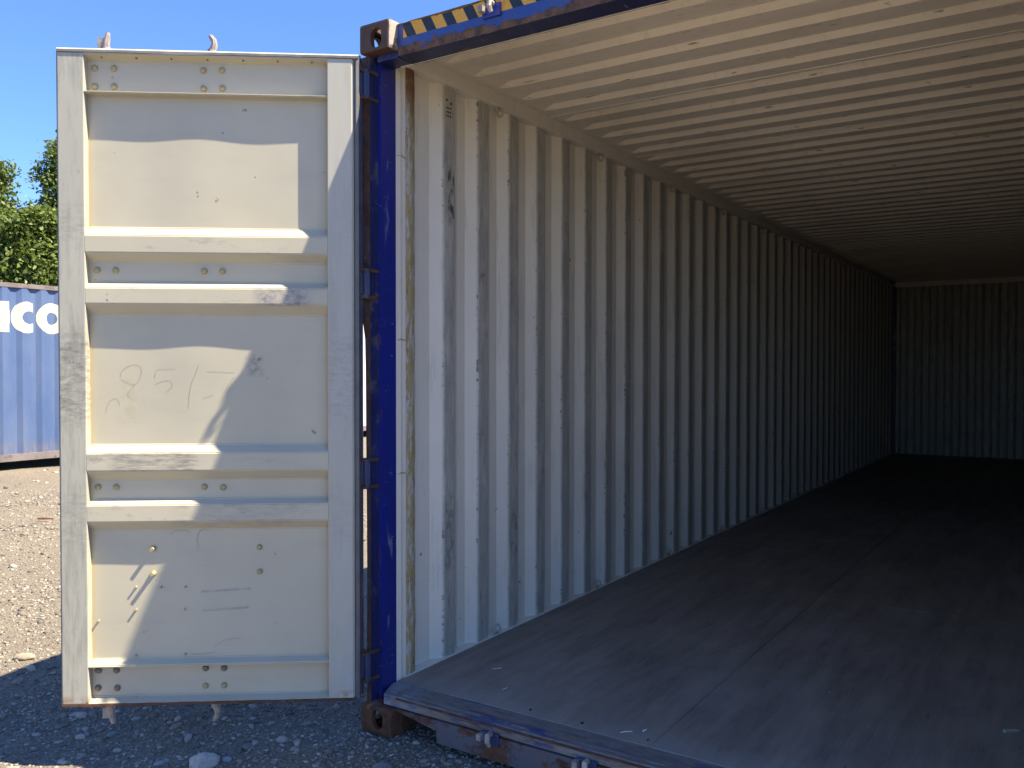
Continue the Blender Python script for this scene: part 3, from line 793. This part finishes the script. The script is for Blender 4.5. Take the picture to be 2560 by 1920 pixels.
# frame
MB().box(UB, U1, -.002, FN, ZB+.006, 2.739).build('frame_stile', 'stile', D, bevel=.004)
MB().prism([(U0+.026, .012), (UA, .012), (UA, FN), (U0+.034, FN), (U0+.026, FN-.008)], 2, ZB+.006, 2.739).build('frame_stile', 'stile_clean', D, bevel=.003)
MB().box(UA, UB, -.002, FN-.0005, 2.7352, 2.7392).build('frame_rail', 'stile_clean', D)
MB().box(UA, UB, -.002, FN-.0005, ZB+.0062, .1636).build('frame_rail', 'stile_clean', D)
MB().box(U0, U1+.001, -.006, -.003, ZB+.004, ZT-.004).build('outer_skin', 'blue', D)
# seal: lip over the top edge, sunlight put into its pale colour, with the sag seen near the middle, dark lip along the hinge side
tu = np.linspace(U0+.006, U1, 70); top = []
for u in tu:
    sag = -.0045*math.exp(-((u-.70)/.085)**2)
    top.append([(u, FN-.012, 2.7400), (u, FN+.004, 2.7415+sag), (u, FN+.006, 2.7490+sag*.2), (u, FN+.001, 2.7555), (u, FN-.012, 2.7565)])
MB().grid(top).build('gasket', 'gasket_lit', D, fix=False, smooth=True)
MB().box(U0, U1+.002, .0, FN-.011, 2.7395, 2.7565).build('seal_retainer', 'navy', D)
sd = []
for z in np.linspace(ZB+.004, 2.750, 60):
    j = .0010*mnoise.noise(Vector((z*3, 0, 0)))
    sd.append([(U0+.0262, .010, z), (U0+.0262, FN-.022, z), (U0+.024+j, FN-.006, z), (U0+.016+j, FN+.002, z), (U0+.007+j, FN-.002, z), (U0+.004+j, FN-.014, z), (U0+.003, .010, z)])
MB().grid(sd).build('gasket', 'gasket', D, fix=False, smooth=True)
MB().box(U0-.003, U0+.026, -.0025, .0095, ZB+.004, ZT-.004).build('door_edge', 'navy', D)
MB().box(U0+.02, U1+.003, -.002, FN+.0015, ZB-.005, ZB+.0055).build('bottom_edge', 'rustedge', D, bevel=.001)
MB().box(U1+.0004, U1+.0034, -.004, FN-.004, ZB+.006, ZT-.006).build('edge_seal', 'gasket', D)
# coach bolts
bp = MB(); n = 14
prof_b = [(.0115, 0), (.0115, .0015), (.0095, .0045), (.0055, .0068), (.0, .0075)]
vs = []; fs = []
for r, h in prof_b[:-1]:
    vs += [(r*math.cos(2*math.pi*i/n), h, r*math.sin(2*math.pi*i/n)) for i in range(n)]
vs.append((0, .0075, 0))
for k in range(len(prof_b)-2):
    fs += [(k*n+i, k*n+(i+1) % n, (k+1)*n+(i+1) % n, (k+1)*n+i) for i in range(n)]
fs += [((len(prof_b)-2)*n+i, (len(prof_b)-2)*n+(i+1) % n, len(vs)-1) for i in range(n)]
bp.add(vs, fs); B0 = bp.build('bolt', 'bolt', D, smooth=True)
oldmesh = B0.data.copy(); oldmesh.materials.clear(); oldmesh.materials.append(MAT['bolt_old'])
first = True
def bolt(u, z, s=1.0, h=1.0, old=False):
    global first
    if first: o = B0; first = False
    else: o = inst(B0)
    if old: o.data = oldmesh
    o.location = (u, PN-.0003, z); o.scale = (s, h, s)
    o.rotation_euler = (0, random.uniform(0, 3), 0)
for (u, z) in [(1.034, 2.691), (.960, 2.692), (1.034, 2.619), (.960, 2.620), (.612, 2.692), (.539, 2.694), (.611, 2.619), (.537, 2.622),
               (1.031, 1.891), (.959, 1.890), (.612, 1.890), (.541, 1.890), (1.034, 1.022), (.963, 1.022), (.617, 1.021), (.542, 1.018)]:
    bolt(u, z, 1.15, 1.5)
for (u, z) in [(1.038, .284), (.968, .283), (.616, .284), (.543, .283), (1.040, .213), (.965, .211)]:
    bolt(u, z, 1.15, 1.7, True)
for (u, z) in [(.617, .212), (.543, .212)]: bolt(u, z, 1.1, 1.5)
for (u, z) in [(.819, .774), (.819, .673), (.399, .773), (.399, .674)]: bolt(u, z, 1.0, 1.6)
# the two sunlit ones stand on longer pins
for (u, z) in [(.819, .774), (.819, .673)]:
    o = MB().cyl((u, PN, z), (u, PN+.026, z), .0085, 12, .0075).build('pin', 'bolt', D, smooth=True)
for (u, z) in [(.887, .619), (.790, .616), (.693, .616), (.888, .527), (.696, .525), (1.035, .484), (.889, .342), (.695, .343)]:
    o = MB().cyl((u, PN, z), (u, PN+.010, z), .0048, 8, .0038).build('rivet', 'bolt', D, smooth=True)
# rivets in the top ledge
for u in (1.00, .865, .73, .59, .45, .315, .18):
    MB().cyl((u, .042, 2.7302), (u, .042, 2.7245), .004, 8).build('rivet', 'bolt_old', D)
# residue strips and faint handwriting
def pu(px, py):
    return (1.034-(px-237)*.001548, 1.5+(918-py)*.001604)
for a, b in (((497, 1482), (624, 1476)), ((503, 1530), (618, 1524))):
    (u0, z0), (u1, z1) = pu(*a), pu(*b)
    tt = np.linspace(0, 1, 12)
    MB().grid([[(u0+(u1-u0)*t, PN+.0007+bulge(u0+(u1-u0)*t, 1), z0+(z1-z0)*t+d) for d in (-.0045, .0045)] for t in tt]).build('tape_residue', 'smear', D, fix=False)
def stroke(pts, wd=.0008, mat='pencil'):
    q = [pu(*p) for p in pts]; P = []
    # Catmull-Rom
    out = []
    for i in range(len(q)-1):
        p0, p1, p2, p3 = q[max(i-1, 0)], q[i], q[i+1], q[min(i+2, len(q)-1)]
        for t in np.linspace(0, 1, 7)[:-1]:
            out.append(tuple(.5*((2*p1[k])+(-p0[k]+p2[k])*t+(2*p0[k]-5*p1[k]+4*p2[k]-p3[k])*t*t+(-p0[k]+3*p1[k]-3*p2[k]+p3[k])*t**3) for k in (0, 1)))
    out.append(q[-1])
    for i, p in enumerate(out):
        a = out[max(i-1, 0)]; b = out[min(i+1, len(out)-1)]; dx, dz = b[0]-a[0], b[1]-a[1]; l = math.hypot(dx, dz) or 1
        k = wd*(.35+.65*abs(math.sin(i*1.3+len(pts))))
        y = PN+.0008+bulge(p[0], p[1])
        P.append([(p[0]-dz/l*k, y, p[1]+dx/l*k), (p[0]+dz/l*k, y, p[1]-dx/l*k)])
    return MB().grid(P).build('pencil_mark', mat, D, fix=False)
G = lambda L_: [(200+x*500/2212, 880+y*180/796) for x, y in L_]
for s_ in ([(420, 270), (440, 200), (520, 145), (610, 135), (655, 190), (640, 270), (580, 350), (480, 320), (425, 290)], [(580, 350), (500, 460), (560, 520)],
           [(1040, 178), (920, 182), (830, 190), (800, 280)], [(810, 350), (890, 315), (980, 310), (1000, 370), (940, 430)],
           [(1300, 135), (1260, 240), (1215, 350), (1190, 480), (1180, 620)],
           [(1390, 205), (1540, 210), (1700, 220)], [(1700, 265), (1640, 340), (1590, 430)], [(1350, 505), (1470, 465)],
           [(255, 660), (275, 580), (320, 520), (380, 510), (415, 590)]):
    stroke(G(s_))
for s_ in ([(418, 1338), (430, 1328), (445, 1325)], [(447, 1328), (462, 1326), (468, 1332)], [(486, 1350), (494, 1330), (508, 1325), (516, 1330)], [(486, 1350), (492, 1372)],
           [(530, 1625), (545, 1612), (565, 1604), (598, 1602)], [(470, 1640), (500, 1640), (530, 1636)]):
    stroke(s_, .0009)
# hinge blades, locking rods, cams (on the outer face)
for z in (2.656, 1.846, 1.067, .270):
    q = MB(); q.box(-.046, .06, -.004, .016, z-.046, z+.046); q.cyl((-.030, .006, z-.060), (-.030, .006, z+.060), .016, 12)
    q.build('hinge_blade', 'blade', D, bevel=.002)
def cam_mesh(z, s, hook):
    q = MB()
    q.tube([(0, -.030, z-.02*s), (0, -.030, z+.014*s), (.001, -.029, z+.030*s)], [.018, .020, .017], 10)
    if hook:
        q.tube([(0, -.028, z+.02*s), (-.010, -.022, z+.045*s), (-.008, -.020, z+.062*s), (.004, -.020, z+.078*s), (.008, -.020, z+.084*s)], [.016, .014, .012, .009, .004], 8)
    else:
        q.tube([(0, -.028, z+.02*s), (-.004, -.022, z+.045*s), (-.010, -.020, z+.065*s), (-.012, -.020, z+.082*s)], [.016, .015, .012, .008], 8)
        q.box(.006, .028, -.040, -.014, z+.018 if s > 0 else z-.060, z+.060 if s > 0 else z-.018)
    return q
for u, hook in ((1.010, False), (.590, True)):
    MB().cyl((u, -.030, .16), (u, -.030, 2.76), .0155, 12).build('locking_rod', 'camcast', D, smooth=True)
    for z, s in ((ZT+.008, 1), (ZB-.022, -1)):
        o = cam_mesh(0, s, hook).build('locking_cam', 'camcast', D, bevel=0, smooth=True); o.location = (u, 0, z)
    for z in (.6, 1.2, 2.1):
        MB().box(u-.04, u+.04, -.050, -.0065, z-.03, z+.03).build('rod_bracket', 'navy', D)

# ------------------------------------------------------------------ litter on the floor
def litter(name, pts, r, mat, label, cat):
    o = MB().tube(pts, r, 6).build(name, mat); tag(o, label, cat); return o
litter('wood_splinter', [(1.085, .205, .173), (1.100, .222, .1745), (1.118, .238, .173)], [.0015, .0025, .0015], 'white', 'thin curved white splinter on the floor near the sill', 'splinter')
litter('cigarette_butt', [(1.150, .262, .1735), (1.154, .282, .1735)], .0032, 'white', 'short white paper stub on the floor right of the curved splinter', 'litter')
litter('wood_chip', [(.494, .318, .173), (.500, .345, .1745)], [.004, .0028], 'ring', 'small pale wood chip on the floor near the left end of the sill', 'wood chip')
litter('straw_piece', [(.318, .500, .1725), (.345, .535, .1725)], .0014, 'white', 'thin pale straw on the floor close to the corrugated wall', 'straw')
litter('paper_scrap', [(2.255, .985, .174), (2.300, 1.018, .174)], [.009, .007], 'ring', 'crumpled grey paper scrap on the floor at the right edge', 'paper scrap')
m = MB(); r_ = random.Random(5)
for k in range(80):
    x, y = r_.uniform(.1, 2.35), .2+r_.random()**1.5*9; s = r_.uniform(.0010, .0024)
    m.box(x, x+s*r_.uniform(1, 3), y, y+s*r_.uniform(1, 4), .1698, .1708+s*.5)
tag(m.build('floor_crumbs', 'ring'), 'tiny pale crumbs of dirt scattered over the dark floor', 'dirt', None, 'stuff')

# ------------------------------------------------------------------ containers across the yard (local frame: +X wall faces the yard)
def far_container(name, x, y, Lc, wall_mat, label, letters=False):
    e = empty(name, (x-2.438, y, .11)); tag(e, label, 'shipping container', 'containers parked across the yard')
    Hc = 2.63; p = []; pitch = .281; yy = .19
    while yy+pitch < Lc-.15:
        p += [(yy, 2.432), (yy+.074, 2.432), (yy+.142, 2.394), (yy+.212, 2.394)]; yy += pitch
    p += [(yy, 2.432), (Lc-.1, 2.432)]
    def wx(q):
        for (a, xa), (b, xb) in zip(p[:-1], p[1:]):
            if a <= q <= b: return xa+(xb-xa)*(q-a)/max(b-a, 1e-6)
        return 2.432
    MB().grid([[(xx, q, z) for z in (.135, 1.2, Hc-.065)] for q, xx in p]).build('side_wall', wall_mat, e, fix=False)
    MB().grid([[(2.438-xx, q, z) for z in (.135, 1.2, Hc-.065)] for q, xx in p]).build('side_wall', wall_mat, e, fix=False)
    for yw in (.06, Lc-.06):
        q = []; xx = .10
        while xx < 2.2: q += [(xx, yw), (xx+.07, yw), (xx+.11, yw+.03), (xx+.17, yw+.03)]; xx += .22
        q += [(2.36, yw)]
        MB().grid([[(a, b, z) for z in (.1, Hc-.1)] for a, b in q]).build('end_wall', wall_mat, e, fix=False)
    for a, b in ((.0, .055), (2.383, 2.4385)):
        MB().box(a, b, .17, Lc-.17, Hc-.072, Hc-.006).build('top_rail', 'farrust', e, bevel=.004)
        MB().box(a, b, .17, Lc-.17, .03, .135).build('bottom_rail', 'farrust', e, bevel=.004)
    MB().box(.05, 2.39, .05, Lc-.05, Hc-.03, Hc-.015).build('roof', 'farrust', e)
    MB().box(.05, 2.39, .05, Lc-.05, .06, .12).build('floor', 'navy', e)
    for a in (.002, 2.316):
        for b in (.002, Lc-.122):
            MB().box(a, a+.12, b, b+.12, .12, Hc-.12).build('corner_post', wall_mat, e)
    fittings(e, Lc, 2.438, Hc, 0.0, 'farrust')
    if letters:
        def cells(fn, y0, y1, z0, z1, nm):
            h = .006; ny = int((y1-y0)/h); nz = int((z1-z0)/h); q = MB(); idx = {}
            def vid(a, b):
                if (a, b) not in idx:
                    Y = y0+a*h; idx[(a, b)] = len(q.v); q.v.append((wx(Y)+.0025, Y, z0+b*h))
                return idx[(a, b)]
            for a in range(ny):
                for b in range(nz):
                    if fn(y0+(a+.5)*h, z0+(b+.5)*h): q.f.append((vid(a, b), vid(a+1, b), vid(a+1, b+1), vid(a, b+1)))
            q.build(nm, 'letter', e, fix=False)
        ell = lambda Y, Z, cy, cz, ry, rz: ((Y-cy)/ry)**2+((Z-cz)/rz)**2 < 1
        ZC = 2.242-.11; RY = .222; RZ = .232
        oc = 4.475-y; cc = 4.108-y; ac = 3.66-y
        cells(lambda Y, Z: ell(Y, Z, oc, ZC, .228, RZ) and not ell(Y, Z, oc, ZC, .086, .094), oc-.25, oc+.25, 1.8, 2.5, 'letter_o')
        cells(lambda Y, Z: ell(Y, Z, cc, ZC, .222, RZ) and Y < cc+.098 and not ell(Y, Z, cc+.035, ZC, .110, .096) and not (Y > cc+.035 and abs(Z-ZC) < .078), cc-.25, cc+.2, 1.8, 2.5, 'letter_c')
        cells(lambda Y, Z: (ell(Y, Z, ac, ZC, .222, RZ) and not ell(Y, Z, ac, ZC, .080, .094)) or (ac+.06 < Y < ac+.192 and abs(Z-ZC) < .222), ac-.25, ac+.2, 1.8, 2.5, 'letter_a')
    return e
far_container('shipping_container', -10.46, .75, 6.06, 'farblue', 'faded blue container with white letters aco on its side, standing across the gravel yard', True)
far_container('shipping_container', -10.46, 7.05, 6.06, 'farpale', 'pale grey container glimpsed through the slit between open door and post')
for yb in (.95, 6.5, 7.25, 12.8):
    tag(MB().box(-12.95, -10.55, yb, yb+.22, .0, .1085).build('timber_sleeper', 'timber', bevel=.01),
        {.95: 'timber sleeper under the near end of the faded blue container', 6.5: 'timber sleeper under the far end of the faded blue container',
         7.25: 'timber sleeper under the near end of the pale grey container', 12.8: 'timber sleeper under the far end of the pale grey container'}[yb],
        'sleeper', 'timber sleepers under the far containers')

# ------------------------------------------------------------------ trees behind
def tree(name, base, trunk_h, blobs, nleaf, mat, label, lsz=.058, seed=1):
    r = np.random.default_rng(seed); e = empty(name, base); tag(e, label, 'tree', 'trees behind the blue container')
    q = MB(); top = Vector((0, 0, trunk_h))
    q.tube([(0, 0, 0), (.05, .02, trunk_h*.4), (-.03, .05, trunk_h*.75), (0, 0, trunk_h)], [.20, .16, .12, .05], 9)
    q.build('trunk', 'bark', e, smooth=True)
    q = MB()
    for bx, by, bz, br in blobs:
        s = Vector((0, 0, min(trunk_h*.9, max(trunk_h*.35, bz-1.0)))); t = Vector((bx, by, bz)); mid = (s+t)/2+Vector((0, 0, -.15))
        q.tube([s, mid, t], [.06, .04, .012], 6)
        for _ in range(7):
            a = Vector(r.normal(size=3)).normalized()*br*.85; q.tube([t*.6+mid*.4, t+a*.5, t+a], [.022, .014, .005], 5)
    q.build('limbs', 'bark', e, smooth=True)
    bl = np.array(blobs); wts = bl[:, 3]**2; wts /= wts.sum()
    nc = nleaf//34; bi = r.choice(len(bl), nc, p=wts)
    d = r.normal(size=(nc, 3)); d /= np.linalg.norm(d, axis=1)[:, None]
    rad = bl[bi, 3]*(0.55+0.5*r.random(nc)**.7)
    cc = bl[bi, :3]+d*rad[:, None]*np.array([1, 1, .9])
    n = nc*34; c = np.repeat(cc, 34, 0)+r.normal(size=(n, 3))*np.array([.17, .17, .10])
    # leaf quads tilted mostly upwards
    nrm = r.normal(size=(n, 3))*.75+np.array([.25, .05, .8]); nrm /= np.linalg.norm(nrm, axis=1)[:, None]
    a = np.cross(nrm, r.normal(size=(n, 3))); a /= np.linalg.norm(a, axis=1)[:, None]; b = np.cross(nrm, a)
    s = lsz*r.uniform(.6, 1.25, n)[:, None]
    V = np.stack([c-a*s, c-b*s*.62+nrm*s*.12, c+a*s, c+b*s*.62+nrm*s*.12], 1).reshape(-1, 3)
    me = bpy.data.meshes.new('crown'); me.vertices.add(len(V)); me.vertices.foreach_set('co', V.ravel())
    me.loops.add(4*n); me.loops.foreach_set('vertex_index', np.arange(4*n, dtype=np.int32))
    me.polygons.add(n); me.polygons.foreach_set('loop_start', np.arange(0, 4*n, 4, dtype=np.int32)); me.polygons.foreach_set('loop_total', np.full(n, 4, dtype=np.int32))
    me.update(calc_edges=True); me.materials.append(MAT[mat])
    o = bpy.data.objects.new('crown', me); COL.objects.link(o); o.parent = e
    return e
def cam_pos(px, Zd):
    Xc = (px-1280)/2156.11*Zd
    return (2.4631+Xc*math.cos(YAW)-Zd*math.sin(YAW), -2.6215+Xc*math.sin(YAW)+Zd*math.cos(YAW))
def blobs_at(base, Zd, L_):
    out = []
    for px, py, rp, dz in L_:
        x, y = cam_pos(px, Zd+dz); z = 1.5+(921-py)/2156.11*(Zd+dz); out.append((x-base[0], y-base[1], z, rp/2156.11*Zd))
    return out
bA = cam_pos(-60, 23); bB = cam_pos(215, 24); bC = cam_pos(95, 20.5)
tree('tree', (*bA, 0), 5.2, blobs_at(bA, 23, [(-70, 470, 75, 0), (-15, 440, 38, 0), (-40, 560, 85, 0), (-5, 590, 62, -.3), (-60, 680, 95, 0), (15, 655, 50, -.5), (-120, 600, 90, .4), (5, 720, 60, -.3)]),
     48000, 'leafA', 'dense green tree behind the container at the left picture edge', seed=11)
tree('tree', (*bB, 0), 5.6, blobs_at(bB, 24, [(200, 420, 62, 0), (165, 385, 30, 0), (128, 445, 28, 0), (205, 500, 72, 0), (142, 520, 34, 0), (215, 600, 80, 0), (150, 600, 55, .2), (250, 500, 70, 0), (210, 700, 90, 0), (290, 620, 80, 0)]),
     48000, 'leafA', 'tall green tree behind the container, half hidden by the open door', seed=12)
tree('tree', (*bC, 0), 4.0, blobs_at(bC, 20.5, [(80, 585, 45, 0), (125, 570, 42, 0), (35, 640, 42, .2), (105, 650, 48, -.2), (150, 640, 45, 0), (60, 695, 45, -.3), (130, 700, 45, -.3), (0, 690, 45, -.2)]),
     36000, 'leafB', 'lower yellow green maple in the gap between the two taller trees', lsz=.065, seed=13)
